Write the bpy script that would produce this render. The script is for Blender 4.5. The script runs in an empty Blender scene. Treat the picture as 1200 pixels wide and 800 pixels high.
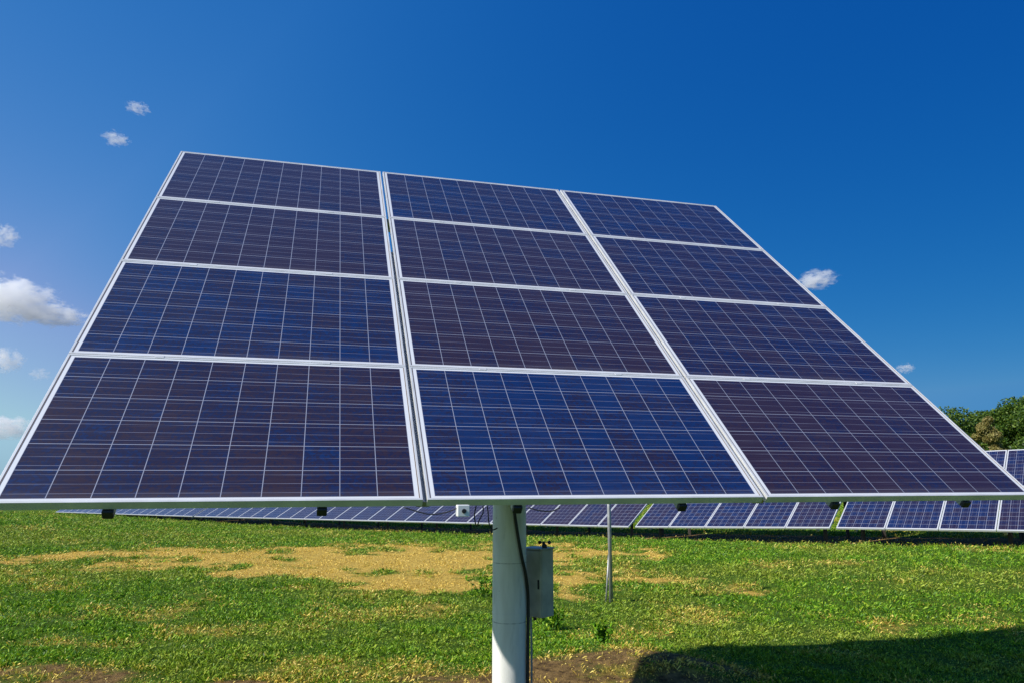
import bpy, bmesh, math, random
import numpy as np
from mathutils import Vector, Matrix

random.seed(5)
rng = np.random.default_rng(11)
S = bpy.context.scene
COL = S.collection
R = math.radians

# ------------------------------------------------------------------ camera
CAM_H = 1.6
PITCH = 10.463
cam = bpy.data.cameras.new('camera')
cam.sensor_width = 36.0
cam.lens = 869.785 / 1200 * 36
cam.clip_start = 0.05
cam.clip_end = 20000
cam_o = bpy.data.objects.new('camera', cam)
COL.objects.link(cam_o)
cam_o.location = (0, 0, CAM_H)
cam_o.rotation_euler = (R(90 + PITCH), 0, 0)
S.camera = cam_o

# ------------------------------------------------------------------ light
SUN_AZ, SUN_EL = 203.5, 40.3            # direction towards the sun, degrees from +X, and its height
sx, sy = math.cos(R(SUN_AZ)), math.sin(R(SUN_AZ))
world = bpy.data.worlds.new('World')
S.world = world
world.use_nodes = True
wn, wl = world.node_tree.nodes, world.node_tree.links
sky = wn.new('ShaderNodeTexSky')
sky.sky_type = 'NISHITA'
sky.sun_disc = False
sky.sun_elevation = R(SUN_EL)
sky.sun_rotation = math.atan2(sx, sy)
sky.altitude = 1500
sky.air_density = 1.0
sky.dust_density = 0.6
sky.ozone_density = 3.5
# grade of the sky: deep blue away from the sun, paler towards it (per channel: gain * sky^power * exp(k * cos(angle to the sun)))
def wm(op, a, b=None, clamp=False):
    x = wn.new('ShaderNodeMath'); x.operation = op
    for i_, v_ in enumerate((a, b)):
        if v_ is None: continue
        if isinstance(v_, (int, float)): x.inputs[i_].default_value = v_
        else: wl.new(v_, x.inputs[i_])
    return x.outputs[0]
tcw = wn.new('ShaderNodeTexCoord')
dp = wn.new('ShaderNodeVectorMath'); dp.operation = 'DOT_PRODUCT'
dp.inputs[1].default_value = (sx * math.cos(R(SUN_EL)), sy * math.cos(R(SUN_EL)), math.sin(R(SUN_EL)))
wl.new(tcw.outputs['Generated'], dp.inputs[0])
cosa = wm('MAXIMUM', wm('MINIMUM', dp.outputs['Value'], .29), -.6)
sr = wn.new('ShaderNodeSeparateColor'); wl.new(sky.outputs[0], sr.inputs[0])
cr = wn.new('ShaderNodeCombineColor')
chans = []
for ci, (ga, po, kd) in enumerate(((2.386, 2.893, 3.726), (-.165, 1.081, 1.115), (-.274, .542, .527))):
    v = wm('MINIMUM', wm('MULTIPLY', sr.outputs[ci], .1), (.36, .56, .80)[ci])
    v = wm('POWER', v, po)
    v = wm('MULTIPLY', v, wm('EXPONENT', wm('ADD', wm('MULTIPLY', cosa, kd), ga)))
    chans.append(wm('MULTIPLY', v, 9.45))
b_ = wm('MINIMUM', chans[2], 6.1)
g2 = wm('MINIMUM', chans[1], wm('MULTIPLY', b_, .80))
r_ = wm('MINIMUM', chans[0], wm('MULTIPLY', g2, .61))
for ci, v in enumerate((r_, g2, b_)): wl.new(v, cr.inputs[ci])
wl.new(cr.outputs[0], wn['Background'].inputs['Color'])
wn['Background'].inputs['Strength'].default_value = 0.10
sun = bpy.data.lights.new('sun', 'SUN')
sun.energy = 5.0
sun.angle = R(0.53)
sun.color = (1.0, 0.955, 0.88)
sun_o = bpy.data.objects.new('sun', sun)
COL.objects.link(sun_o)
ce = math.cos(R(SUN_EL))
sun_o.rotation_euler = Vector((sx * ce, sy * ce, math.sin(R(SUN_EL)))).to_track_quat('Z', 'Y').to_euler()
S.view_settings.view_transform = 'Standard'
S.view_settings.look = 'None'
S.view_settings.gamma = 1
S.view_settings.exposure = 0.20
S.cycles.max_bounces = 26
S.cycles.diffuse_bounces = 4
S.cycles.glossy_bounces = 4
S.cycles.transmission_bounces = 6
S.cycles.transparent_max_bounces = 8
S.cycles.volume_bounces = 24
S.cycles.use_denoising = True

# ------------------------------------------------------------------ helpers
def tag(o, label=None, cat=None, group=None, kind=None):
    if label: o['label'] = label
    if cat: o['category'] = cat
    if group: o['group'] = group
    if kind: o['kind'] = kind
    return o

def empty(name, loc=(0, 0, 0), rz=0.0):
    o = bpy.data.objects.new(name, None)
    COL.objects.link(o)
    o.location = loc
    o.rotation_euler = (0, 0, rz)
    o.empty_display_size = 0.1
    return o

def obj(name, bm, mat, parent=None, smooth=False, matrix=None):
    me = bpy.data.meshes.new(name)
    bmesh.ops.recalc_face_normals(bm, faces=bm.faces)
    bm.to_mesh(me)
    bm.free()
    me.materials.append(mat)
    if smooth:
        for p in me.polygons: p.use_smooth = True
    o = bpy.data.objects.new(name, me)
    COL.objects.link(o)
    if parent: o.parent = parent
    if matrix is not None: o.matrix_local = matrix
    return o

def add_box(bm, x0, x1, y0, y1, z0, z1, M=None, bevel=0.0):
    vs = [bm.verts.new((x, y, z)) for x in (x0, x1) for y in (y0, y1) for z in (z0, z1)]
    fs = [(0, 1, 3, 2), (4, 6, 7, 5), (0, 4, 5, 1), (2, 3, 7, 6), (0, 2, 6, 4), (1, 5, 7, 3)]
    faces = [bm.faces.new([vs[i] for i in f]) for f in fs]
    if bevel:
        es = list({e for f in faces for e in f.edges})
        r = bmesh.ops.bevel(bm, geom=es, offset=bevel, segments=2, affect='EDGES', profile=0.5)
        vs = list({v for f in r['faces'] for v in f.verts} | {v for v in vs if v.is_valid})
    if M is not None:
        bmesh.ops.transform(bm, matrix=M, verts=vs)
    return vs

def add_tube(bm, pts, rad, seg=12, cap=True):
    """tube along a polyline; rad a number or a list"""
    pts = [Vector(p) for p in pts]
    n = len(pts)
    rads = rad if isinstance(rad, (list, tuple)) else [rad] * n
    rings = []
    prev = None
    for i, p in enumerate(pts):
        t = (pts[min(i + 1, n - 1)] - pts[max(i - 1, 0)]).normalized()
        if prev is None:
            a = Vector((0, 0, 1)) if abs(t.z) < 0.9 else Vector((1, 0, 0))
            u = t.cross(a).normalized()
        else:
            u = (prev - t * prev.dot(t)).normalized()
        prev = u
        v = t.cross(u)
        rings.append([bm.verts.new(p + (u * math.cos(2 * math.pi * k / seg) + v * math.sin(2 * math.pi * k / seg)) * rads[i]) for k in range(seg)])
    for i in range(n - 1):
        for k in range(seg):
            bm.faces.new((rings[i][k], rings[i][(k + 1) % seg], rings[i + 1][(k + 1) % seg], rings[i + 1][k]))
    if cap:
        bm.faces.new(rings[0][::-1])
        bm.faces.new(rings[-1])

def spline(pts, n=6):
    """Catmull-Rom through the points"""
    P = [Vector(p) for p in pts]
    out = []
    for i in range(len(P) - 1):
        p0, p1, p2, p3 = P[max(i - 1, 0)], P[i], P[i + 1], P[min(i + 2, len(P) - 1)]
        for k in range(n):
            t = k / n
            out.append(0.5 * ((2 * p1) + (p2 - p0) * t + (2 * p0 - 5 * p1 + 4 * p2 - p3) * t * t + (3 * p1 - p0 - 3 * p2 + p3) * t ** 3))
    out.append(P[-1])
    return out

# value noise in numpy (shared by the terrain, the dry patches and the grass)
def vnoise(x, y, seed=0):
    xi, yi = np.floor(x).astype(np.int64), np.floor(y).astype(np.int64)
    fx, fy = x - xi, y - yi
    fx = fx * fx * (3 - 2 * fx); fy = fy * fy * (3 - 2 * fy)
    def h(a, b):
        n = (a * 374761393 + b * 668265263 + seed * 974634777) & 0xffffffff
        n = ((n ^ (n >> 13)) * 1274126177) & 0xffffffff
        return ((n ^ (n >> 16)) & 0xffff) / 65535.0
    return (h(xi, yi) * (1 - fx) + h(xi + 1, yi) * fx) * (1 - fy) + (h(xi, yi + 1) * (1 - fx) + h(xi + 1, yi + 1) * fx) * fy

def fbm(x, y, seed=0, octv=4):
    s = 0; a = 0.5; t = 0
    for i in range(octv):
        s = s + a * vnoise(x * 2 ** i + 17.3 * i, y * 2 ** i - 9.1 * i, seed + i); t += a; a *= 0.5
    return s / t

def sstep(a, b, x):
    t = np.clip((x - a) / (b - a), 0, 1)
    return t * t * (3 - 2 * t)

# ------------------------------------------------------------------ materials
def new_mat(name):
    m = bpy.data.materials.new(name)
    m.use_nodes = True
    nt = m.node_tree
    return m, nt.nodes, nt.links, nt.nodes['Principled BSDF']

def plain(name, col, rough=0.5, metal=0.0, vary=0.06, scale=8.0, bump=0.0, bscale=60):
    m, n, l, b = new_mat(name)
    tc = n.new('ShaderNodeTexCoord')
    no = n.new('ShaderNodeTexNoise'); no.inputs['Scale'].default_value = scale; no.inputs['Detail'].default_value = 5
    l.new(tc.outputs['Object'], no.inputs['Vector'])
    r = n.new('ShaderNodeValToRGB')
    r.color_ramp.elements[0].position = 0.3; r.color_ramp.elements[1].position = 0.7
    r.color_ramp.elements[0].color = (*[c * (1 - vary * 2) for c in col], 1)
    r.color_ramp.elements[1].color = (*[min(1, c * (1 + vary)) for c in col], 1)
    l.new(no.outputs['Fac'], r.inputs['Fac'])
    l.new(r.outputs['Color'], b.inputs['Base Color'])
    b.inputs['Roughness'].default_value = rough
    b.inputs['Metallic'].default_value = metal
    if bump:
        n2 = n.new('ShaderNodeTexNoise'); n2.inputs['Scale'].default_value = bscale
        l.new(tc.outputs['Object'], n2.inputs['Vector'])
        bp = n.new('ShaderNodeBump'); bp.inputs['Strength'].default_value = bump; bp.inputs['Distance'].default_value = 0.002
        l.new(n2.outputs['Fac'], bp.inputs['Height']); l.new(bp.outputs['Normal'], b.inputs['Normal'])
    return m

def math_n(n, l, op, a, b=None, c=None):
    x = n.new('ShaderNodeMath'); x.operation = op
    for i, v in enumerate((a, b, c)):
        if v is None: continue
        if isinstance(v, (int, float)): x.inputs[i].default_value = v
        else: l.new(v, x.inputs[i])
    return x.outputs[0]

def mix_col(n, l, fac, a, b, blend='MIX'):
    x = n.new('ShaderNodeMix'); x.data_type = 'RGBA'; x.blend_type = blend
    for s, v in ((x.inputs['Factor'], fac), (x.inputs['A'], a), (x.inputs['B'], b)):
        if isinstance(v, (int, float)): s.default_value = v
        elif isinstance(v, tuple): s.default_value = (*v, 1)
        else: l.new(v, s)
    return x.outputs['Result']

def mat_cells(name, W, H, nx, ny, mx, my, bus_along_x=True, nbus=3, line=0.0034):
    """glass laminate with polycrystalline cells: W x H, nx x ny cells, margins mx, my of white backsheet.
    per-object property «hue» (0 = violet brown, 1 = blue)"""
    m, n, l, b = new_mat(name)
    tc = n.new('ShaderNodeTexCoord')
    sp = n.new('ShaderNodeSeparateXYZ'); l.new(tc.outputs['Object'], sp.inputs[0])
    px, py = (W - 2 * mx) / nx, (H - 2 * my) / ny
    u = math_n(n, l, 'DIVIDE', math_n(n, l, 'SUBTRACT', sp.outputs[0], mx), px)
    v = math_n(n, l, 'DIVIDE', math_n(n, l, 'SUBTRACT', sp.outputs[1], my), py)
    iu, iv = math_n(n, l, 'FLOOR', u), math_n(n, l, 'FLOOR', v)
    fu, fv = math_n(n, l, 'SUBTRACT', u, iu), math_n(n, l, 'SUBTRACT', v, iv)
    def gap(f, p, w):     # 1 near the cell border
        d = math_n(n, l, 'MULTIPLY', math_n(n, l, 'MINIMUM', f, math_n(n, l, 'SUBTRACT', 1.0, f)), p)
        return math_n(n, l, 'LESS_THAN', d, w / 2)
    g = math_n(n, l, 'MAXIMUM', gap(fu, px, line), gap(fv, py, line))
    # outside the cell field: white margin
    o1 = math_n(n, l, 'ABSOLUTE', math_n(n, l, 'SUBTRACT', sp.outputs[0], W / 2))
    o2 = math_n(n, l, 'ABSOLUTE', math_n(n, l, 'SUBTRACT', sp.outputs[1], H / 2))
    out = math_n(n, l, 'MAXIMUM', math_n(n, l, 'GREATER_THAN', o1, W / 2 - mx), math_n(n, l, 'GREATER_THAN', o2, H / 2 - my))
    # bus bars
    f, p = (fv, py) if bus_along_x else (fu, px)
    q = math_n(n, l, 'MULTIPLY', f, float(nbus))
    q = math_n(n, l, 'SUBTRACT', q, math_n(n, l, 'FLOOR', q))
    q = math_n(n, l, 'MULTIPLY', math_n(n, l, 'ABSOLUTE', math_n(n, l, 'SUBTRACT', q, 0.5)), p / nbus)
    bus = math_n(n, l, 'LESS_THAN', q, 0.0010)
    # per cell random, per panel shift
    oi = n.new('ShaderNodeObjectInfo')
    cv = n.new('ShaderNodeCombineXYZ'); l.new(iu, cv.inputs[0]); l.new(iv, cv.inputs[1])
    l.new(math_n(n, l, 'MULTIPLY', oi.outputs['Random'], 71.0), cv.inputs[2])
    wn_ = n.new('ShaderNodeTexWhiteNoise'); l.new(cv.outputs[0], wn_.inputs['Vector'])
    at = n.new('ShaderNodeAttribute'); at.attribute_type = 'OBJECT'; at.attribute_name = 'hue'
    # crystals
    vo = n.new('ShaderNodeTexVoronoi'); vo.inputs['Scale'].default_value = 75
    mp = n.new('ShaderNodeVectorMath'); mp.operation = 'ADD'
    l.new(tc.outputs['Object'], mp.inputs[0]); l.new(wn_.outputs['Color'], mp.inputs[1]); l.new(mp.outputs[0], vo.inputs['Vector'])
    ss = n.new('ShaderNodeSeparateColor'); l.new(vo.outputs['Color'], ss.inputs[0])
    no = n.new('ShaderNodeTexNoise'); no.inputs['Scale'].default_value = 3.5; no.inputs['Detail'].default_value = 3
    l.new(mp.outputs[0], no.inputs['Vector'])
    h = math_n(n, l, 'ADD', at.outputs['Fac'], math_n(n, l, 'MULTIPLY', math_n(n, l, 'SUBTRACT', wn_.outputs['Value'], 0.5), 0.46))
    h = math_n(n, l, 'ADD', h, math_n(n, l, 'MULTIPLY', math_n(n, l, 'SUBTRACT', ss.outputs[0], 0.5), 0.60))
    h = math_n(n, l, 'ADD', h, math_n(n, l, 'MULTIPLY', math_n(n, l, 'SUBTRACT', no.outputs['Fac'], 0.5), 0.9))
    r = n.new('ShaderNodeValToRGB')
    e = r.color_ramp.elements
    e[0].position = 0.0; e[0].color = (0.027, 0.012, 0.018, 1)
    e[1].position = 1.0; e[1].color = (0.003, 0.018, 0.088, 1)
    x = e.new(0.5); x.color = (0.011, 0.009, 0.034, 1)
    l.new(h, r.inputs['Fac'])
    sm = n.new('ShaderNodeMapping'); sm.inputs['Scale'].default_value = (3.0, 160.0, 1) if bus_along_x else (160.0, 3.0, 1)
    l.new(tc.outputs['Object'], sm.inputs[0])
    st = n.new('ShaderNodeTexNoise'); st.inputs['Scale'].default_value = 1.0; st.inputs['Detail'].default_value = 4
    l.new(sm.outputs[0], st.inputs['Vector'])
    sv = n.new('ShaderNodeMapRange'); sv.inputs[1].default_value = .35; sv.inputs[2].default_value = .68; sv.inputs[3].default_value = .25; sv.inputs[4].default_value = 1.5
    l.new(st.outputs['Fac'], sv.inputs[0])
    c = mix_col(n, l, math_n(n, l, 'MULTIPLY', bus, sv.outputs[0]), r.outputs['Color'], (0.20, 0.20, 0.27))  # uneven bright glints painted into the bus bar colour
    # fine contact fingers make the cell surface slightly streaky
    c = mix_col(n, l, math_n(n, l, 'MULTIPLY', math_n(n, l, 'MAXIMUM', math_n(n, l, 'SUBTRACT', st.outputs['Fac'], .52), 0.0), .35), c, (0.25, 0.24, 0.32))
    c = mix_col(n, l, g, c, (0.30, 0.32, 0.40))
    c = mix_col(n, l, out, c, (0.72, 0.73, 0.74))
    # light dust on the glass
    n3 = n.new('ShaderNodeTexNoise'); n3.inputs['Scale'].default_value = 1.7; n3.inputs['Detail'].default_value = 6
    l.new(tc.outputs['Object'], n3.inputs['Vector'])
    dust = math_n(n, l, 'MULTIPLY', math_n(n, l, 'SUBTRACT', n3.outputs['Fac'], 0.30), 0.035)
    lowd = n.new('ShaderNodeMapRange'); lowd.inputs[1].default_value = .085; lowd.inputs[2].default_value = .012; lowd.inputs[3].default_value = 0; lowd.inputs[4].default_value = .16
    l.new(sp.outputs[1], lowd.inputs[0])
    dust = math_n(n, l, 'MAXIMUM', dust, math_n(n, l, 'MULTIPLY', lowd.outputs[0], n3.outputs['Fac']))
    c = mix_col(n, l, dust, c, (0.45, 0.40, 0.36))
    l.new(c, b.inputs['Base Color'])
    b.inputs['Roughness'].default_value = 0.42
    b.inputs['Specular IOR Level'].default_value = 0.25
    b.inputs['Coat Weight'].default_value = 1.0
    b.inputs['Coat IOR'].default_value = 1.42
    rr = math_n(n, l, 'ADD', 0.035, math_n(n, l, 'MULTIPLY', n3.outputs['Fac'], 0.06))
    l.new(rr, b.inputs['Coat Roughness'])
    return m

M_frame = plain('brushed_aluminium', (0.76, 0.76, 0.74), 0.42, 0.30, 0.10, 5)
M_frame_bg = plain('aluminium_dull', (0.62, 0.63, 0.64), 0.45, 0.25, 0.05, 3)
M_galv = plain('galvanised_steel', (0.40, 0.41, 0.42), 0.5, 0.5, 0.12, 14, 0.2)
M_post = plain('weathered_post', (0.10, 0.085, 0.07), .8, 0, .2, 10)
M_black = plain('black_plastic', (0.018, 0.018, 0.02), 0.5, 0, 0.1, 20)
M_rail = plain('anodised_rail', (0.42, 0.43, 0.44), 0.4, 0.5, 0.08, 6)
M_box = plain('grey_box_paint', (0.52, 0.51, 0.42), 0.5, 0, 0.14, 9, 0.1)
M_white = plain('white_enclosure', (0.78, 0.78, 0.76), 0.4, 0, 0.03, 20)
M_back = plain('white_backsheet', (0.65, 0.65, 0.66), 0.6, 0, 0.03, 4)
M_rubber = plain('black_cable_sheath', (0.015, 0.015, 0.016), 0.55, 0, 0.1, 20)

def mat_pole():
    m, n, l, b = new_mat('pole_paint')
    tc = n.new('ShaderNodeTexCoord')
    sp = n.new('ShaderNodeSeparateXYZ'); l.new(tc.outputs['Object'], sp.inputs[0])
    mp = n.new('ShaderNodeMapping'); mp.inputs['Scale'].default_value = (9, 9, 1.6)
    l.new(tc.outputs['Object'], mp.inputs[0])
    a = n.new('ShaderNodeTexNoise'); a.inputs['Scale'].default_value = 2.2; a.inputs['Detail'].default_value = 6
    l.new(mp.outputs[0], a.inputs['Vector'])
    r = n.new('ShaderNodeValToRGB'); r.color_ramp.elements[0].position = .32; r.color_ramp.elements[1].position = .62
    r.color_ramp.elements[0].color = (0.74, 0.73, 0.69, 1); r.color_ramp.elements[1].color = (0.86, 0.85, 0.81, 1)
    l.new(a.outputs['Fac'], r.inputs[0])
    # scuffs and small rust spots
    s = n.new('ShaderNodeTexNoise'); s.inputs['Scale'].default_value = 38; s.inputs['Detail'].default_value = 3
    l.new(tc.outputs['Object'], s.inputs['Vector'])
    sc = n.new('ShaderNodeMapRange'); sc.inputs[1].default_value = .70; sc.inputs[2].default_value = .76
    l.new(s.outputs['Fac'], sc.inputs[0])
    c = mix_col(n, l, math_n(n, l, 'MULTIPLY', sc.outputs[0], .6), r.outputs[0], (0.22, 0.17, 0.12))
    s2 = n.new('ShaderNodeTexNoise'); s2.inputs['Scale'].default_value = 3.2; s2.inputs['Detail'].default_value = 5
    l.new(mp.outputs[0], s2.inputs['Vector'])
    s3 = n.new('ShaderNodeMapRange'); s3.inputs[1].default_value = .58; s3.inputs[2].default_value = .75
    l.new(s2.outputs['Fac'], s3.inputs[0])
    c = mix_col(n, l, math_n(n, l, 'MULTIPLY', s3.outputs[0], .35), c, (0.36, 0.37, 0.34))
    for zc in (1.06, .69):
        band = math_n(n, l, 'LESS_THAN', math_n(n, l, 'ABSOLUTE', math_n(n, l, 'SUBTRACT', sp.outputs[2], zc)), .0028)
        brk = n.new('ShaderNodeMapRange'); brk.inputs[1].default_value = .42; brk.inputs[2].default_value = .58
        l.new(s2.outputs['Fac'], brk.inputs[0])
        c = mix_col(n, l, math_n(n, l, 'MULTIPLY', band, math_n(n, l, 'ADD', math_n(n, l, 'MULTIPLY', brk.outputs[0], .35), .2)), c, (0.12, 0.12, 0.11))
    mud = n.new('ShaderNodeMapRange'); mud.inputs[1].default_value = .34; mud.inputs[2].default_value = .05
    l.new(sp.outputs[2], mud.inputs[0])
    c = mix_col(n, l, math_n(n, l, 'MULTIPLY', mud.outputs[0], math_n(n, l, 'MULTIPLY', s.outputs['Fac'], .9)), c, (0.30, 0.23, 0.13))
    l.new(c, b.inputs['Base Color'])
    b.inputs['Roughness'].default_value = .38
    return m
M_pole = mat_pole()

def mat_ground():
    m, n, l, b = new_mat('lawn_ground')
    tc = n.new('ShaderNodeTexCoord')
    def noise(s, d=6, rough=.6):
        a = n.new('ShaderNodeTexNoise'); a.inputs['Scale'].default_value = s; a.inputs['Detail'].default_value = d
        a.inputs['Roughness'].default_value = rough
        l.new(tc.outputs['Object'], a.inputs['Vector']); return a.outputs['Fac']
    dry = n.new('ShaderNodeAttribute'); dry.attribute_name = 'dry'
    soil = n.new('ShaderNodeAttribute'); soil.attribute_name = 'soil'  # bare soil, plus the shade painted under the tables
    r = n.new('ShaderNodeValToRGB'); e = r.color_ramp.elements
    e[0].position = .33; e[0].color = (0.022, 0.050, 0.005, 1)
    e[1].position = .68; e[1].color = (0.170, 0.230, 0.022, 1)
    x = e.new(.5); x.color = (0.065, 0.125, 0.010, 1)
    l.new(noise(9, 10, .75), r.inputs[0])
    r2 = n.new('ShaderNodeValToRGB'); e = r2.color_ramp.elements
    e[0].position = .35; e[0].color = (0.34, 0.21, 0.04, 1)
    e[1].position = .70; e[1].color = (0.80, 0.56, 0.12, 1)
    l.new(noise(14, 10, .75), r2.inputs[0])
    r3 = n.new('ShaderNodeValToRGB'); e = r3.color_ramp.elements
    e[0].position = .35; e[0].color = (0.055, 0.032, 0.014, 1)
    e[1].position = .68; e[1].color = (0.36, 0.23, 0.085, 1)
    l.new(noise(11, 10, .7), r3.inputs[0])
    def mask(attr, sc):
        w = math_n(n, l, 'ADD', attr, math_n(n, l, 'MULTIPLY', math_n(n, l, 'SUBTRACT', noise(sc, 8, .7), .5), 1.3))
        q = n.new('ShaderNodeMapRange'); q.inputs[1].default_value = .30; q.inputs[2].default_value = .72
        l.new(w, q.inputs[0]); return q.outputs[0]
    c = mix_col(n, l, mask(dry.outputs['Fac'], 5), r.outputs[0], r2.outputs[0])
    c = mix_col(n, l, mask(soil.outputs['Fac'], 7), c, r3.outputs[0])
    ln = n.new('ShaderNodeVectorMath'); ln.operation = 'LENGTH'; l.new(tc.outputs['Object'], ln.inputs[0])
    fr_ = n.new('ShaderNodeMapRange'); fr_.inputs[1].default_value = 90; fr_.inputs[2].default_value = 400
    l.new(ln.outputs['Value'], fr_.inputs[0])
    c = mix_col(n, l, fr_.outputs[0], c, (0.15, 0.14, 0.09))       # dull farmland far off
    l.new(c, b.inputs['Base Color'])
    b.inputs['Roughness'].default_value = .95
    b.inputs['Specular IOR Level'].default_value = .1
    bp = n.new('ShaderNodeBump'); bp.inputs['Strength'].default_value = .9; bp.inputs['Distance'].default_value = .05
    l.new(noise(22, 8, .75), bp.inputs['Height']); l.new(bp.outputs[0], b.inputs['Normal'])
    return m

def mat_leaf(name, cols, dry_cols=None, trans=.25, rough=.5):
    m, n, l, b = new_mat(name)
    g = n.new('ShaderNodeNewGeometry')
    r = n.new('ShaderNodeValToRGB')
    for i, (p, c) in enumerate(cols):
        e = r.color_ramp.elements[i] if i < 2 else r.color_ramp.elements.new(p)
        e.position = p; e.color = (*c, 1)
    l.new(g.outputs['Random Per Island'], r.inputs[0])
    c = r.outputs[0]
    if dry_cols:
        r2 = n.new('ShaderNodeValToRGB')
        for i, (p, cc) in enumerate(dry_cols):
            e = r2.color_ramp.elements[i] if i < 2 else r2.color_ramp.elements.new(p)
            e.position = p; e.color = (*cc, 1)
        l.new(g.outputs['Random Per Island'], r2.inputs[0])
        a = n.new('ShaderNodeAttribute'); a.attribute_name = 'dry'
        c = mix_col(n, l, a.outputs['Fac'], c, r2.outputs[0])
    l.new(c, b.inputs['Base Color'])
    b.inputs['Roughness'].default_value = rough
    b.inputs['Specular IOR Level'].default_value = .3
    t = n.new('ShaderNodeBsdfTranslucent')
    l.new(mix_col(n, l, 1.0, c, (1.0, 1.0, .45), 'MULTIPLY'), t.inputs['Color'])
    mx = n.new('ShaderNodeMixShader'); mx.inputs[0].default_value = trans
    l.new(b.outputs[0], mx.inputs[1]); l.new(t.outputs[0], mx.inputs[2])
    l.new(mx.outputs[0], n['Material Output'].inputs['Surface'])
    return m

# ------------------------------------------------------------------ terrain
TH = R(-41.0)                                     # direction of the row of tables behind the tracker
TX, TY = math.cos(TH), math.sin(TH)               # along the row, to the right
NX, NY = -TY, TX                                  # horizontal, away from the camera
ROW_D = 17.4
EDGE_S = [-90, -64.7, -50.8, -44.5, -36.4, -29.6, -23.6, -16.3, -11.0, -5.78, -3.64, -2.19, 8, 30]
EDGE_Z = [-.85, -.62, -.42, -.26, -.16, -.10, .02, .19, .347, .535, .610, .661, .86, 1.1]
def edge_z(s): return np.interp(s, EDGE_S, EDGE_Z)
def row_clear(s): return np.interp(s, [-90, -50, -38, -25, 0], [.10, .10, .22, .30, .36])
def height(x, y):
    x = np.asarray(x, float); y = np.asarray(y, float)
    s = x * TX + y * TY; p = x * NX + y * NY
    r = np.hypot(x, y)
    zr = edge_z(s) - row_clear(s)
    w = sstep(7.5, 16.5, p)
    far = sstep(60, 250, r)
    z = w * zr * (1 - far) - far * 0.6
    z = z + (fbm(x * .35, y * .35, 3) - .5) * .10 * (1 - far) + (fbm(x * 1.6, y * 1.6, 9) - .5) * .055 * (1 - sstep(25, 60, r))
    z = z + far * (fbm(x * .004, y * .004, 5) - .5) * 3
    z = z - .18 * np.exp(-(((x - 6.5) / 4.2) ** 2 + ((y - 8.6) / 2.6) ** 2))
    z = z + .13 * np.exp(-(((x - 1.05) / .9) ** 2 + ((y - 6.75) / .8) ** 2))
    near = sstep(2.0, .6, np.hypot(x + .017, y - 5.1))
    return z * (1 - near * .6)

def masks(x, y):
    x = np.asarray(x, float); y = np.asarray(y, float)
    wx = x + (fbm(x * .5, y * .5, 21) - .5) * 2.6
    wy = y + (fbm(x * .5, y * .5, 31) - .5) * 2.6
    dry = np.zeros_like(x)
    for cx, cy, rx, ry, a in ((-1.2, 15.2, 3.8, 3.4, 1.25), (-2.7, 18.3, 3.4, 2.4, 1.1), (-.6, 12.4, 2.1, 2.0, 1.2), (1.7, 14.0, 1.3, 2.6, 1.15),
                              (-4.6, 15.2, 2.4, 2.8, 1.15), (-7.2, 15.6, 2.6, 2.2, 1.0), (-6.0, 11.9, .8, .45, .9), (.2, 17.2, 3.0, 2.0, .9),
                              (3.3, 11.5, .8, .35, .45), (-9.5, 13.5, 2.0, 1.2, .5)):
        d = np.hypot((wx - cx) / rx, (wy - cy) / ry)
        dry = np.maximum(dry, a * (1 - sstep(.55, 1.25, d)))
    brk = fbm(x * .9, y * .9, 41, 6)
    dry = dry * 1.25 - 1.0 * (1 - sstep(.40, .56, brk))
    dry = np.maximum(dry - .85 * (1 - sstep(.36, .58, fbm(x * 2.3, y * 2.0, 47, 4))), 0) + .42 * sstep(.52, .74, fbm(x * .9, y * 1.3, 51, 5))
    dry = dry * (.72 + .56 * fbm(x * 4, y * 4, 43, 3))
    soil = np.zeros_like(x)
    for cx, cy, rx, ry, a in ((-4.2, 6.6, 1.2, .5, 1.4), (-1.9, 6.15, .8, .3, 1.1), (.05, 6.1, .95, .62, 1.2), (.55, 6.75, .55, .4, .9),
                              (1.15, 6.65, .85, .65, 1.15), (-.5, 6.6, .5, .25, .7), (-3.0, 6.2, .7, .22, .7)):
        d = np.hypot((x + (wx - x) * .35 - cx) / rx, (y + (wy - y) * .35 - cy) / ry)
        soil = np.maximum(soil, a * (1 - sstep(.5, 1.2, d)))
    soil = soil * (-.1 + 1.7 * fbm(x * 2.2, y * 2.2, 61, 5))
    s = x * TX + y * TY; p = x * NX + y * NY
    soil = np.maximum(soil, sstep(ROW_D + .05, ROW_D + .5, p) * (1 - sstep(ROW_D + 2.6, ROW_D + 3.2, p)) * sstep(-46, -38, s) * (1 - sstep(60, 61, s)))  # dark soil colour painted under the tables to deepen their shade
    return np.clip(dry, 0, 1), np.clip(soil, 0, 1)

rings = np.concatenate([[0.0], np.geomspace(.5, 60, 430), np.geomspace(62, 9000, 60)])
th = np.radians(np.concatenate([np.arange(-50, 50, .35), np.arange(50, 310, 4.0)]))
RR, TT = np.meshgrid(rings, th, indexing='ij')
GX, GY = RR * np.sin(TT), RR * np.cos(TT)
GZ = height(GX, GY)
nr, nt_ = RR.shape
co = np.stack([GX, GY, GZ], -1).reshape(-1, 3)
i, j = np.meshgrid(np.arange(1, nr - 1), np.arange(nt_), indexing='ij')
j2 = (j + 1) % nt_
quads = np.stack([i * nt_ + j, (i + 1) * nt_ + j, (i + 1) * nt_ + j2, i * nt_ + j2], -1).reshape(-1, 4)
j = np.arange(nt_); j2 = (j + 1) % nt_
tris = np.stack([np.zeros_like(j), nt_ + j, nt_ + j2], -1)
me = bpy.data.meshes.new('ground')
me.from_pydata(co.tolist(), [], quads[:, ::-1].tolist() + tris[:, ::-1].tolist())
me.update()
d_, s_ = masks(co[:, 0], co[:, 1])
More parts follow.
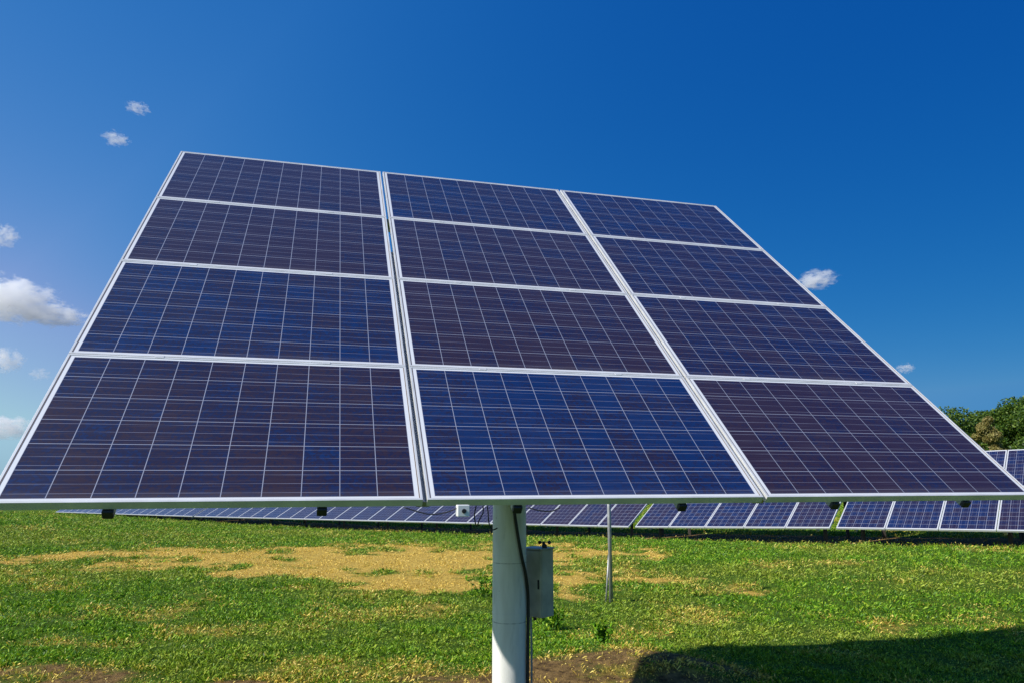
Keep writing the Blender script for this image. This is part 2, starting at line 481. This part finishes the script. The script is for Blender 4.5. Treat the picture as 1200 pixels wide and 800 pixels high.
for nm, arr in (('dry', d_), ('soil', s_)):
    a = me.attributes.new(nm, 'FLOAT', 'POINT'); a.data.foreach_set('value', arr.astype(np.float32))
me.polygons.foreach_set('use_smooth', [True] * len(me.polygons))
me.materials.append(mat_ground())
ground = bpy.data.objects.new('ground', me); COL.objects.link(ground)
tag(ground, 'green lawn with straw yellow dry patches and bare soil', kind='structure')

def ground_z(x, y): return float(height(np.array([x]), np.array([y]))[0])

# ------------------------------------------------------------------ panels
def panel_meshes(W, H, lip=.011, depth=.035):
    bm = bmesh.new()                                   # laminate
    add_box(bm, lip * .5, W - lip * .5, lip * .5, H - lip * .5, -.006, 0)
    fr = bmesh.new()                                   # frame: four profiles with an outer wall and a lip
    def prof(x0, x1, y0, y1):
        add_box(fr, x0, x1, y0, y1, -depth, .0025, bevel=.0008)
    prof(0, W, 0, lip); prof(0, W, H - lip, H)
    prof(0, lip, lip, H - lip); prof(W - lip, W, lip, H - lip)
    # lower flange turned inwards
    add_box(fr, lip, W - lip, lip, lip + .022, -depth, -depth + .002)
    add_box(fr, lip, W - lip, H - lip - .022, H - lip, -depth, -depth + .002)
    return bm, fr

W0, H0 = 1.65, 1.033
GC, GR = .02, .004
M_cells = mat_cells('polycrystalline_cells', W0, H0, 10, 6, .034, .024)
M_gasket = plain('dark_gasket', (0.16, 0.12, 0.10), .7)

Rw = Matrix(((9.66461520e-01, -1.90909490e-01, 1.71772220e-01), (2.56810199e-01, 7.16346110e-01, -6.48765580e-01), (8.07146e-04, 6.71119820e-01, 7.41348450e-01)))
BL = Vector((-1.979, 2.852, 1.509))
POLE = Vector((-.017, 5.10, 0))
AW, AH = 3 * W0 + 2 * GC, 4 * H0 + 3 * GR
tracker = empty('solar_tracker', (POLE.x, POLE.y, 0))
tag(tracker, 'large tilted solar array of twelve blue panels standing on one thick white pole', 'solar array')
A = Matrix.Translation(BL - POLE) @ Rw.to_4x4()        # array plane -> tracker space
Ai = A.inverted()

HUES = [[.34, .84, .06], [.62, .14, .36], [.06, .16, .34], [.02, .44, .50]]   # [row from below][column]
lam_bm, fr_bm = panel_meshes(W0, H0)
lam0 = obj('solar_panel', lam_bm, M_cells, tracker)
frm0 = obj('frame', fr_bm, M_frame, lam0)
gsk = []                                               # dark seal between glass and frame at the short sides
for x0, x1 in ((.011, .0155), (W0 - .0155, W0 - .011)):
    bm = bmesh.new()
    add_box(bm, x0, x1, .0135, H0 - .0135, -.004, .0012)
    gsk.append(obj('seal', bm, M_gasket, lam0))
jb = bmesh.new()                                       # junction box under the laminate
add_box(jb, W0 / 2 - .06, W0 / 2 + .06, H0 - .2, H0 - .09, -.03, -.0065, bevel=.004)
jb0 = obj('junction_box', jb, M_black, lam0)
for r in range(4):
    for c in range(3):
        if r == 0 and c == 0:
            o = lam0
        else:
            o = lam0.copy(); COL.objects.link(o); o.parent = tracker
            for ch in (frm0, *gsk, jb0):
                k = ch.copy(); COL.objects.link(k); k.parent = o
        o.matrix_local = A @ Matrix.Translation((c * (W0 + GC), r * (H0 + GR), 0))
        o['hue'] = HUES[r][c]

# mounting rails, up the slope, two below each column of panels
for c in range(3):
    for fx in (.25, .745):
        x = c * (W0 + GC) + fx * W0
        bm = bmesh.new()
        add_box(bm, x - .02, x + .02, .012, AH - .012, -.080, -.0395, M=A, bevel=.002)
        rl = obj('mounting_rail', bm, M_rail, tracker)
        bm = bmesh.new()
        add_box(bm, x - .021, x + .021, -.012, .0115, -.078, -.0395, M=A, bevel=.005)
        obj('end_cap', bm, M_black, rl)
# mid clamps
for c in range(3):
    for fx in (.25, .745):
        for r in range(1, 4):
            x = c * (W0 + GC) + fx * W0; y = r * (H0 + GR) - GR / 2
            bm = bmesh.new()
            add_box(bm, x - .02, x + .02, y - .009, y + .009, .0027, .0042, M=A)
            obj('clamp', bm, M_frame, tracker)
# cable channels below the two gaps between the columns of panels
for c in (1, 2):
    x = c * (W0 + GC) - GC / 2
    bm = bmesh.new()
    add_box(bm, x - .03, x + .03, .03, AH * (.62 if c == 1 else .9), -.070, -.0395, M=A, bevel=.002)
    obj('cable_channel', bm, M_galv, tracker)
# purlins across
for fy in (.22, .78):
    bm = bmesh.new()
    y = AH * fy
    add_box(bm, .3, AW - .3, y - .04, y + .04, -.162, -.082, M=A, bevel=.003)
    obj('cross_beam', bm, M_galv, tracker)
cx_, cy_ = AW / 2, AH / 2
for dx in (-.34, .34):
    bm = bmesh.new()
    add_box(bm, cx_ + dx - .04, cx_ + dx + .04, AH * .16, AH * .84, -.245, -.164, M=A, bevel=.003)
    obj('truss_beam', bm, M_galv, tracker)
# tilt head on top of the pole
PT = 2.55
bm = bmesh.new()
add_tube(bm, [(0, 0, PT), (0, 0, PT + .02)], .155, 32)
add_box(bm, -.11, -.08, -.10, .10, PT + .02, PT + .23, M=Matrix.Rotation(R(14.9), 4, 'Z'))
add_box(bm, .08, .11, -.10, .10, PT + .02, PT + .23, M=Matrix.Rotation(R(14.9), 4, 'Z'))
obj('tilt_head', bm, M_galv, tracker)
ex = Rw @ Vector((1, 0, 0))
bm = bmesh.new()
hc = Vector((0, 0, PT + .15))
add_tube(bm, [hc - ex * .5, hc + ex * .5], .04, 20)
obj('axle', bm, M_galv, tracker)
# linear actuator from the pole up to the upper purlin
bm = bmesh.new()
up_pt = A @ Vector((cx_, AH * .72, -.25))
lo = Vector((.02, .16, 1.75))
mid = lo.lerp(up_pt, .55)
add_tube(bm, [lo, mid], .035, 16); add_tube(bm, [mid, up_pt], .018, 12)
obj('actuator', bm, M_galv, tracker)

# pole with welded collars
bm = bmesh.new()
PR = .1115
zs = [-.3, .0, .60, .74, .7405, .7465, .747, 1.10, 1.1005, 1.1065, 1.107, 1.6, PT]
rs = [PR, PR, PR, PR, PR + .0018, PR + .0018, PR, PR, PR + .0018, PR + .0018, PR, PR, PR]
add_tube(bm, [(0, 0, z) for z in zs], rs, 64)
pole = obj('pole', bm, M_pole, tracker, smooth=True)
md = pole.modifiers.new('es', 'EDGE_SPLIT'); md.split_angle = R(60)
bm = bmesh.new()
add_tube(bm, [(0, 0, -.05), (0, 0, .05)], .26, 40)
obj('footing', bm, plain('concrete', (.34, .32, .29), .9, 0, .15, 8, .5), tracker)

def at(px, py, Y):
    """world point on the pixel's ray (1200x800 photo pixels) at ground distance Y, used to read positions off the photo"""
    a = R(PITCH); f = 869.785
    u, v = (px - 600) / f, (py - 400) / f
    d = Vector((u, math.cos(a) + v * math.sin(a), math.sin(a) - v * math.cos(a)))
    return Vector((0, 0, CAM_H)) + d * (Y / d.y)
def tl(px, py, Y): return at(px, py, Y) - Vector((POLE.x, POLE.y, 0))

# control box on the back right of the pole
bx = empty('tmp'); bpy.data.objects.remove(bx)
cb = tl(630, 644, 5.14)
ang = R(50)     # the two outward faces towards the camera
MB = Matrix.Translation((cb.x, cb.y + .09, cb.z)) @ Matrix.Rotation(R(-39.5), 4, 'Z')
bm = bmesh.new()
add_box(bm, -.082, .082, -.055, .075, -.435, 0, M=MB, bevel=.006)
box = obj('control_box', bm, M_box, tracker)
bm = bmesh.new()
add_box(bm, -.080, .080, -.068, -.0565, -.430, -.006, M=MB, bevel=.003)
obj('door', bm, M_box, box)
for zz in (-.07, -.36):
    bm = bmesh.new()
    add_box(bm, -.087, -.0835, -.060, -.045, zz - .02, zz + .02, M=MB, bevel=.001)
    obj('hinge', bm, M_galv, box)
for zz in (-.12, -.33):
    bm = bmesh.new()
    add_box(bm, -.115, -.086, -.03, .05, cb.z + zz, cb.z + zz + .04, M=Matrix.Translation((cb.x, cb.y + .09, 0)) @ Matrix.Rotation(R(-39.5), 4, 'Z'))
    obj('bracket', bm, M_galv, box)
bm = bmesh.new()
add_box(bm, .058, .070, -.076, -.069, -.25, -.19, M=MB, bevel=.002)
obj('latch', bm, M_black, box)
bm = bmesh.new()
add_box(bm, -.090, .090, -.074, .082, .0005, .010, M=MB, bevel=.003)
obj('rain_lid', bm, M_box, box)
bm = bmesh.new()
add_tube(bm, [MB @ Vector((-.03, .01, -.4355)), MB @ Vector((-.03, .01, -.465))], .012, 12)
obj('conduit_gland', bm, M_black, box)
# small wind gauge with cups on top of the box
wg = tl(638, 647, 5.2)
bm = bmesh.new()
add_tube(bm, [wg + Vector((0, 0, -.012)), wg + Vector((0, 0, .004)), wg + Vector((0, 0, .006)), wg + Vector((0, 0, .05)), wg + Vector((0, 0, .058))], [.026, .026, .018, .018, .008], 18)
gauge = obj('wind_gauge', bm, M_black, tracker, smooth=False)
bm = bmesh.new()
hub = wg + Vector((0, 0, .066))
add_tube(bm, [wg + Vector((0, 0, .055)), hub + Vector((0, 0, .004))], .006, 10)
for k in range(3):
    a = R(20 + 120 * k)
    d = Vector((math.cos(a), math.sin(a), 0)); e = Vector((-math.sin(a), math.cos(a), 0))
    add_tube(bm, [hub, hub + d * .03], .0022, 6)
    c0 = hub + d * .038
    add_tube(bm, [c0 - e * .011, c0 - e * .009, c0 - e * .003, c0 + e * .006], [.002, .007, .0115, .0125], 12, cap=False)
sol = obj('cups', bm, M_black, gauge)
sol.modifiers.new('s', 'SOLIDIFY').thickness = .0015

# cable down the pole, gland at the top
def cyl_pt(deg, z, r=PR + .013):
    a = R(deg); return Vector((math.cos(a) * r, math.sin(a) * r, z))
bm = bmesh.new()
cpts = [cyl_pt(-76, 1.50, PR + .02), cyl_pt(-77, 1.44), cyl_pt(-73, 1.36), cyl_pt(-62, 1.22), cyl_pt(-48, 1.09), cyl_pt(-30, .98), cyl_pt(-14, .86), cyl_pt(-10, .76), cyl_pt(-12, .66),
        cyl_pt(-18, .5), cyl_pt(-20, .35), cyl_pt(-14, .18), cyl_pt(-12, -.05)]
add_tube(bm, spline(cpts, 8), .0105, 12)
obj('cable', bm, M_rubber, tracker, smooth=True)
bm = bmesh.new()
add_box(bm, -.030, .030, -.03, .012, -.028, .028, M=Matrix.Rotation(R(14), 4, 'Z') @ Matrix.Translation((.0, -PR - .008, 1.522)), bevel=.008)
gl = obj('cable_gland', bm, M_black, tracker)
bm = bmesh.new()
q = tl(622, 700, 5.2)
add_tube(bm, spline([(q.x, q.y, .86), (q.x, q.y, .7), (q.x + .004, q.y, .4), (q.x, q.y, .1), (q.x - .004, q.y, -.05)], 5), .007, 10)
obj('conduit', bm, M_galv, tracker, smooth=True)

# white sensor box below the bottom frame
bm = bmesh.new()
sx0 = 1.65 + .02 + .155
add_box(bm, sx0 - .026, sx0 + .026, -.034, .010, -.082, -.0395, M=A, bevel=.002)
MS = A @ Matrix.Translation((sx0, -.018, -.075)) @ Matrix.Rotation(R(-42), 4, 'X')
bm.free(); bm = bmesh.new()
sc_ = tl(543.5, 598.5, 3.20)
MS = Matrix.Translation(sc_) @ Matrix.Rotation(R(15), 4, 'Z')
add_box(bm, -.026, .026, 0, .045, -.022, .026, M=MS, bevel=.003)
sn = obj('light_sensor', bm, M_white, tracker)
bm = bmesh.new()
add_tube(bm, [MS @ Vector((.001, .002, 0.001)), MS @ Vector((.001, -.005, 0.001))], .0095, 20)
obj('lens', bm, M_black, sn, smooth=False)
# wires hanging along the lower edge
def hang(pxs, Y, rad, parent=tracker, name='loose_wire'):
    bm = bmesh.new()
    add_tube(bm, spline([tl(a, b, Y) for a, b in pxs], 5), rad, 8)
    obj(name, bm, M_rubber, parent, smooth=True)
hang([(474, 594), (490, 599), (505, 602), (522, 600), (540, 593)], 3.22, .0026)
hang([(618, 594), (632, 597.5), (646, 598.5), (656, 594)], 3.35, .0026)
hang([(566, 592), (566, 600), (562, 608), (558.5, 616), (556, 604), (558, 592)], 3.9, .003)
hang([(571, 592), (572, 600), (573, 612), (577, 620), (583, 618)], 4.6, .0035)

# ------------------------------------------------------------------ row of tables behind
WB, HB = .992, 1.65
PITCH_B = 1.007
TILT = R(29.5)
M_cells_bg = mat_cells('polycrystalline_cells_row', WB, HB, 6, 10, .022, .034, bus_along_x=False, nbus=2, line=.005)
lb, fb = panel_meshes(WB, HB, lip=.018)
bg_lam_me = obj('solar_panel', lb, M_cells_bg); bg_frm_me = obj('frame', fb, M_frame_bg)
lam_me, frm_me = bg_lam_me.data, bg_frm_me.data
bpy.data.objects.remove(bg_lam_me); bpy.data.objects.remove(bg_frm_me)
def table(s0, n, label, hue=.5):
    """a table of n columns by two portrait panels, its left end at s0 along the row"""
    L = n * PITCH_B
    a = Vector((NX * ROW_D + TX * s0, NY * ROW_D + TY * s0, float(edge_z(s0))))
    e = s0 + L
    b = Vector((NX * ROW_D + TX * e, NY * ROW_D + TY * e, float(edge_z(e))))
    gz = ground_z((a.x + b.x) / 2, (a.y + b.y) / 2)
    root = empty('solar_table', (a.x, a.y, gz))
    tag(root, label, 'solar table', 'fixed solar tables in the row behind the array')
    ux = (b - a).normalized()
    uh = Vector((NX, NY, 0))
    uy = (uh * math.cos(TILT) + Vector((0, 0, 1)) * math.sin(TILT))
    uy = (uy - ux * uy.dot(ux)).normalized()
    un = ux.cross(uy)
    T = Matrix.Translation(a - Vector((a.x, a.y, gz))) @ Matrix((ux, uy, un)).transposed().to_4x4()
    for k in range(n):
        for r in range(2):
            o = bpy.data.objects.new('solar_panel', lam_me); COL.objects.link(o); o.parent = root
            o.matrix_local = T @ Matrix.Translation((k * PITCH_B, r * (HB + .02), 0))
            o['hue'] = hue + .3 * (random.random() - .5)
            f = bpy.data.objects.new('frame', frm_me); COL.objects.link(f); f.parent = o
    for y in (.35, 1.3, 2.02, 2.97):
        bm = bmesh.new(); add_box(bm, .03, L - .03, y - .025, y + .025, -.09, -.039, M=T)
        obj('purlin', bm, M_galv, root)
    nleg = max(2, int(L / 2.6) + 1)
    for q in range(nleg):
        x = .35 + (L - .7) * q / (nleg - 1)
        bm = bmesh.new(); add_box(bm, x - .03, x + .03, .1, 3.2, -.165, -.0905, M=T)
        obj('rafter', bm, M_galv, root)
        for y in (.75, 2.7):
            p = T @ Vector((x, y, -.13))
            wz = ground_z(p.x + a.x, p.y + a.y) - gz
            bm = bmesh.new(); add_box(bm, p.x - .035, p.x + .035, p.y - .035, p.y + .035, wz - .4, p.z)
            obj('post', bm, M_post, root)
    return root
table(-5.654, 9, 'blue solar table at the right end of the row, reaching up to the trees')
table(-10.81, 5, 'five column solar table in the row behind, right of the thin steel post')
table(-10.997 - 24 * PITCH_B, 24, 'long solar table passing behind the thick white pole', .12)
table(-10.997 - .15 - 42 * PITCH_B, 18, 'far greyish solar table sinking behind the grass at the left end of the row', .0)

# ------------------------------------------------------------------ thin steel post with stays
pb = at(716, 697, 10.4)
gz = ground_z(pb.x, pb.y)
sp_ = empty('steel_post', (pb.x, pb.y, gz))
tag(sp_, 'thin grey steel post with short slanting stays at its foot, rising behind the array', 'post')
bm = bmesh.new()
add_tube(bm, [(0, 0, -.2), (0, 0, 2.3)], .026, 16)
obj('shaft', bm, M_galv, sp_, smooth=True)
for d in ((-.075, .05), (.035, .09)):
    bm = bmesh.new()
    add_tube(bm, [(d[0], d[1], -.15), (d[0] * .2, d[1] * .2, .62)], .012, 8)
    obj('stay', bm, M_galv, sp_, smooth=True)
bm = bmesh.new()
add_tube(bm, [(0, 0, 2.3), (0, 0, 2.34)], [.03, .012], 16)
obj('cap', bm, M_black, sp_)

# ------------------------------------------------------------------ trees beyond the row
M_leaf_a = mat_leaf('tree_leaves', [(0, (.030, .075, .012)), (1, (.17, .25, .030)), (.5, (.065, .135, .018))], trans=.3)
M_leaf_b = mat_leaf('tan_leaves', [(0, (.16, .13, .04)), (1, (.42, .33, .12)), (.5, (.25, .24, .07))], trans=.3)
M_bark = plain('bark', (.12, .09, .065), .9, 0, .2, 8, .6, 20)
def leaves_mesh(name, C, size, up=.3, seed=1):
    """C: leaf centres (n,3); each leaf a small quad of random direction"""
    g = np.random.default_rng(seed)
    n = len(C)
    a = g.normal(size=(n, 3)); a /= np.linalg.norm(a, axis=1)[:, None]
    b = g.normal(size=(n, 3)); b -= a * (a * b).sum(1)[:, None]; b /= np.linalg.norm(b, axis=1)[:, None]
    s = size * g.uniform(.6, 1.4, n)[:, None]
    v = np.stack([C - a * s, C + b * s * .5, C + a * s, C - b * s * .5], 1).reshape(-1, 3)
    me = bpy.data.meshes.new(name)
    me.vertices.add(4 * n); me.vertices.foreach_set('co', v.astype(np.float32).ravel())
    me.loops.add(4 * n); me.loops.foreach_set('vertex_index', np.arange(4 * n, dtype=np.int32))
    me.polygons.add(n); me.polygons.foreach_set('loop_start', np.arange(0, 4 * n, 4, dtype=np.int32))
    me.update(calc_edges=True)
    return me
def tree(x, y, h, w, label, name='tree', leaf=None, n=16000, seed=1, cat='tree', size=.12, group=None, base=.12):
    g = np.random.default_rng(seed)
    gz = ground_z(x, y)
    root = empty(name, (x, y, gz)); tag(root, label, cat, group)
    bm = bmesh.new()
    top = h * .7
    tp = [(0, 0, -.3), (w * .02, 0, top * .35), (-w * .03, w * .02, top * .7), (0, 0, top)]
    add_tube(bm, spline(tp, 4), [max(.02, .05 * h * .6 * (1 - k / 13)) for k in range(13)], 8)
    tips = []
    for k in range(9):
        a = g.uniform(0, 6.28); z0 = h * g.uniform(.12, .6)
        e = Vector((math.cos(a) * w * g.uniform(.25, .42), math.sin(a) * w * g.uniform(.25, .42), min(h * .93, z0 + h * g.uniform(.15, .4))))
        add_tube(bm, [(0, 0, z0), Vector((e.x * .5, e.y * .5, z0 + (e.z - z0) * .35)), e], [.04 * h * .35, .03 * h * .3, .01], 6)
        tips.append(e)
    obj('trunk', bm, M_bark, root)
    # clumps in an ellipsoid with an uneven outline
    cl = []
    m = int(26 + h * 5)
    while len(cl) < m:
        p = g.uniform(-1, 1, 3)
        if np.linalg.norm(p) < 1 and np.linalg.norm(p) > .35: cl.append(p)
    cl = np.array(cl) * np.array([w / 2, w / 2, h * (1 - base) / 2]) + np.array([0, 0, h * (1 + base) / 2])
    rad = g.uniform(.10, .24, m) * min(w, h)
    k = g.integers(0, m, n)
    d = g.normal(size=(n, 3)); d /= np.linalg.norm(d, axis=1)[:, None]
    C = cl[k] + d * (rad[k] * g.uniform(.35, 1.0, n) ** .5)[:, None] * np.array([1, 1, .75])
    C[:, 2] = np.maximum(C[:, 2], .1)
    me = leaves_mesh('crown', C, size, seed=seed + 1)
    me.materials.append(leaf or M_leaf_a)
    o = bpy.data.objects.new('crown', me); COL.objects.link(o); o.parent = root
    return root
def txy(px, Y): return ((px - 600) / 869.785 * Y * 1.0, Y)
TG = 'trees beyond the row of tables'
for px, Y, h, w, lab, nm, lf, sd, sz in (
    (1118, 47, 5.6, 4.4, 'low dark green bush at the left end of the tree line by the array', 'bush', None, 1, .11),
    (1140, 50, 5.8, 4.8, 'rounded green tree in the tree line, just left of the straw coloured bush', 'tree', None, 2, .12),
    (1155, 43, 4.9, 1.5, 'straw coloured dry bush showing between the green trees', 'bush', M_leaf_b, 3, .12),
    (1172, 49, 5.5, 4.2, 'green tree in the tree line, just right of the straw coloured bush', 'tree', None, 4, .12),
    (1200, 46, 5.9, 4.2, 'tallest dark green tree of the tree line, at the right edge of the photo', 'tree', None, 5, .12),
    (1222, 45, 6.4, 4.4, 'dark green tree right of the tallest tree, cut off by the photo edge', 'tree', None, 6, .12),
    (1185, 58, 6.6, 3.8, 'slender green tree standing behind the gap left of the tallest tree', 'tree', None, 7, .12)):
    x, y = txy(px, Y)
    tree(x, y, h, w, lab, nm, lf, 32000, sd, nm, sz * .72, TG)

# ------------------------------------------------------------------ grass
M_grass = mat_leaf('grass_leaves', [(0, (.020, .075, .005)), (1, (.46, .60, .040)), (.35, (.085, .235, .010)), (.75, (.220, .440, .018))],
                   [(0, (.20, .12, .015)), (1, (1.0, .80, .25)), (.5, (.90, .64, .12))], trans=.24)
def grass(name, N, r0, r1, len0, wid0, seed, broad=False, a0=-46, a1=46):
    g = np.random.default_rng(seed)
    r = r0 * (r1 / r0) ** g.uniform(0, 1, N)
    a = np.radians(g.uniform(a0, a1, N))
    if a0 > 0: a *= g.choice([-1, 1], N)
    x, y = r * np.sin(a), r * np.cos(a)
    dry, soil = masks(x, y)
    clump = fbm(x * 3.1, y * 3.1, 71, 3)
    keep = g.uniform(0, 1, N) > np.clip(soil * 1.25, 0, .95)
    keep &= g.uniform(0, 1, N) > (dry > .45) * .25
    keep &= g.uniform(0, 1, N) < .35 + 1.3 * clump
    keep &= np.hypot(x - POLE.x, y - POLE.y) > .13
    x, y, r, dry, clump = x[keep], y[keep], r[keep], dry[keep], clump[keep]
    n = len(x)
    z = height(x, y)
    sc = (r / 7.0) ** .5
    tuft = sstep(.35, .7, fbm(x * 5.5, y * 5.5, 77, 2))
    ln = len0 * sc * g.uniform(.5, 1.5, n) * (.38 + .5 * clump + .85 * tuft) * (1 - .45 * (dry > .5))
    wd = wid0 * sc * g.uniform(.7, 1.4, n)
    az = g.uniform(0, 2 * np.pi, n)
    tilt = np.radians(g.uniform(15, 85, n) if broad else g.uniform(5, 65, n))
    d = np.stack([np.cos(az) * np.sin(tilt), np.sin(az) * np.sin(tilt), np.cos(tilt)], -1)
    side = np.stack([-np.sin(az), np.cos(az), np.zeros(n)], -1)
    tw = g.uniform(-.8, .8, n)[:, None]
    side = side * np.cos(tw) + np.cross(d, side) * np.sin(tw)
    lift = (g.uniform(0, .05, n) * sc if broad else np.zeros(n))
    base = np.stack([x, y, z - .008 + lift], -1)
    L = ln[:, None]; Wd = wd[:, None]
    droop = np.array([0, 0, -1.0]) * (L * .25)
    if broad:
        v = np.stack([base, base + d * L * .5 + side * Wd, base + d * L + droop * .4, base + d * L * .5 - side * Wd], 1)
    else:
        v = np.stack([base - side * Wd * .5, base + side * Wd * .5, base + d * L * .6 + side * Wd * .35, base + d * L + droop], 1)
    me = bpy.data.meshes.new(name)
    me.vertices.add(4 * n); me.vertices.foreach_set('co', v.astype(np.float32).ravel())
    me.loops.add(4 * n); me.loops.foreach_set('vertex_index', np.arange(4 * n, dtype=np.int32))
    me.polygons.add(n); me.polygons.foreach_set('loop_start', np.arange(0, 4 * n, 4, dtype=np.int32))
    me.update(calc_edges=True)
    dd = np.clip(sstep(.32, .62, dry + g.uniform(-.42, .42, n)), 0, 1)
    tone = sstep(.42, .68, fbm(x * .45, y * .7, 81, 4))
    dd = np.maximum(dd, tone * .26 * g.uniform(.3, 1.3, n))
    dd = np.maximum(dd, (g.uniform(0, 1, n) < .015) * .5)
    dd = np.maximum(dd, (g.uniform(0, 1, n) < soil[keep] * 1.6) * .9)
    at_ = me.attributes.new('dry', 'FLOAT', 'POINT'); at_.data.foreach_set('value', np.repeat(dd, 4).astype(np.float32))
    me.materials.append(M_grass)
    o = bpy.data.objects.new(name, me); COL.objects.link(o)
    return o
tag(grass('grass', 1150000, 4.2, 62, .043, .0035, 101), 'short grass blades covering the lawn, green with straw patches', kind='stuff')
tag(grass('ground_cover', 170000, 4.2, 30, .024, .0050, 202, True), 'small round leaved ground cover mixed into the grass', kind='stuff')

tag(grass('grass', 230000, 3.5, 62, .05, .006, 303, False, 46, 80), 'grass on the outer parts of the lawn beside the view', kind='stuff')
# a few taller weeds that can be told apart
def weed(px, py, Y, h, n, label, seed):
    g = np.random.default_rng(seed)
    p = at(px, py, Y)
    gz = ground_z(p.x, p.y)
    root = empty('weed', (p.x, p.y, gz)); tag(root, label, 'weed', 'taller weeds in the lawn')
    bm = bmesh.new(); C = []
    for k in range(7):
        a = g.uniform(0, 6.28); t = g.uniform(.1, .9)
        e = Vector((math.cos(a) * h * t, math.sin(a) * h * t, h * g.uniform(.55, 1)))
        add_tube(bm, [(0, 0, -.02), (e.x * .4, e.y * .4, e.z * .6), e], [.004, .003, .0015], 5)
        for q in range(n // 7):
            u = g.uniform(.25, 1)
            C.append([e.x * u * .9 + g.normal() * .015, e.y * u * .9 + g.normal() * .015, e.z * u + g.normal() * .02])
    obj('stem', bm, M_grass, root)
    me = leaves_mesh('foliage', np.array(C), .024, seed=seed); me.materials.append(M_grass)
    o = bpy.data.objects.new('foliage', me); COL.objects.link(o); o.parent = root
weed(655, 727, 8.6, .30, 340, 'leafy green weed just right of the control box foot, behind the pole', 1)
weed(565, 692, 10.7, .34, 260, 'green weed at the left side of the pole, by the dry patch', 2)
weed(705, 752, 7.6, .20, 360, 'low leafy weed clump beside the bare soil right of the pole', 3)

# ------------------------------------------------------------------ clouds
def mat_cloud(name, dens, scale, thr, seed):
    m = bpy.data.materials.new(name); m.use_nodes = True
    n, l = m.node_tree.nodes, m.node_tree.links
    n.remove(n['Principled BSDF'])
    tc = n.new('ShaderNodeTexCoord')
    v = n.new('ShaderNodeVectorMath'); v.operation = 'ADD'; v.inputs[1].default_value = (seed * 3.1, seed * 1.7, seed)
    l.new(tc.outputs['Object'], v.inputs[0])
    no = n.new('ShaderNodeTexNoise'); no.inputs['Scale'].default_value = scale; no.inputs['Detail'].default_value = 9; no.inputs['Roughness'].default_value = .68
    l.new(v.outputs[0], no.inputs['Vector'])
    ln = n.new('ShaderNodeVectorMath'); ln.operation = 'LENGTH'; l.new(tc.outputs['Object'], ln.inputs[0])
    # unit sphere in object space: fade towards the rim
    q = math_n(n, l, 'SUBTRACT', no.outputs['Fac'], math_n(n, l, 'MULTIPLY', math_n(n, l, 'POWER', ln.outputs['Value'], 3.0), .42))
    r = n.new('ShaderNodeMapRange'); r.inputs[1].default_value = thr; r.inputs[2].default_value = thr + .07; r.inputs[4].default_value = dens
    l.new(q, r.inputs[0])
    p = n.new('ShaderNodeVolumePrincipled')
    p.inputs['Color'].default_value = (1, 1, 1, 1); p.inputs['Anisotropy'].default_value = 0
    l.new(r.outputs[0], p.inputs['Density'])
    l.new(p.outputs[0], n['Material Output'].inputs['Volume'])
    m.cycles.volume_step_rate = 0.5
    return m
def cloud(px, py, wpx, hpx, label, dens=.03, thr=.34, scale=2.2, seed=1, Y=1500, roll=0):
    p = at(px, py, Y)
    k = Y / 869.785
    bm = bmesh.new()
    bmesh.ops.create_icosphere(bm, subdivisions=3, radius=1)
    o = obj('cloud', bm, mat_cloud('cloud_vapour', dens, scale, thr, seed))
    o.location = p
    o.scale = (wpx * k / 2, wpx * k / 2.6, hpx * k / 2)
    o.rotation_euler = (0, R(roll), 0)
    tag(o, label, 'cloud', 'small white clouds')
cloud(14, 352, 156, 78, 'largest white cloud, low at the left edge of the sky', 0.034, 0.40, 4.2, 1, roll=6)
cloud(64, 370, 104, 40, 'low flat right hand end of the largest cloud, nearly touching the array', 0.032, 0.41, 3.8, 11, roll=3)
cloud(2, 277, 66, 46, 'small cloud at the left edge above the largest cloud', 0.034, 0.45, 3.6, 2)
cloud(6, 422, 66, 46, 'small puffy cloud at the left edge just below the largest cloud', 0.034, 0.44, 3.6, 3)
cloud(46, 438, 40, 24, 'faint wisp right of the small puffy cloud at the left', 0.025, 0.46, 3.4, 4)
cloud(4, 500, 100, 42, 'pale cloud at the left edge, lowest in the sky', 0.030, 0.41, 4.0, 5)
cloud(161, 127, 48, 27, 'tiny white cloud high left, upper one of the pair', 0.039, 0.46, 3.2, 6, roll=10)
cloud(136, 163, 54, 28, 'tiny white cloud high left, lower one of the pair', 0.039, 0.45, 3.2, 7, roll=8)
cloud(957, 328, 76, 36, 'small white cloud right of the array by its slanting edge', 0.039, 0.43, 3.2, 8, roll=-6)
cloud(1061, 431, 36, 19, 'very small cloud low at the right beside the array edge', 0.039, 0.44, 3.2, 9, roll=-4)
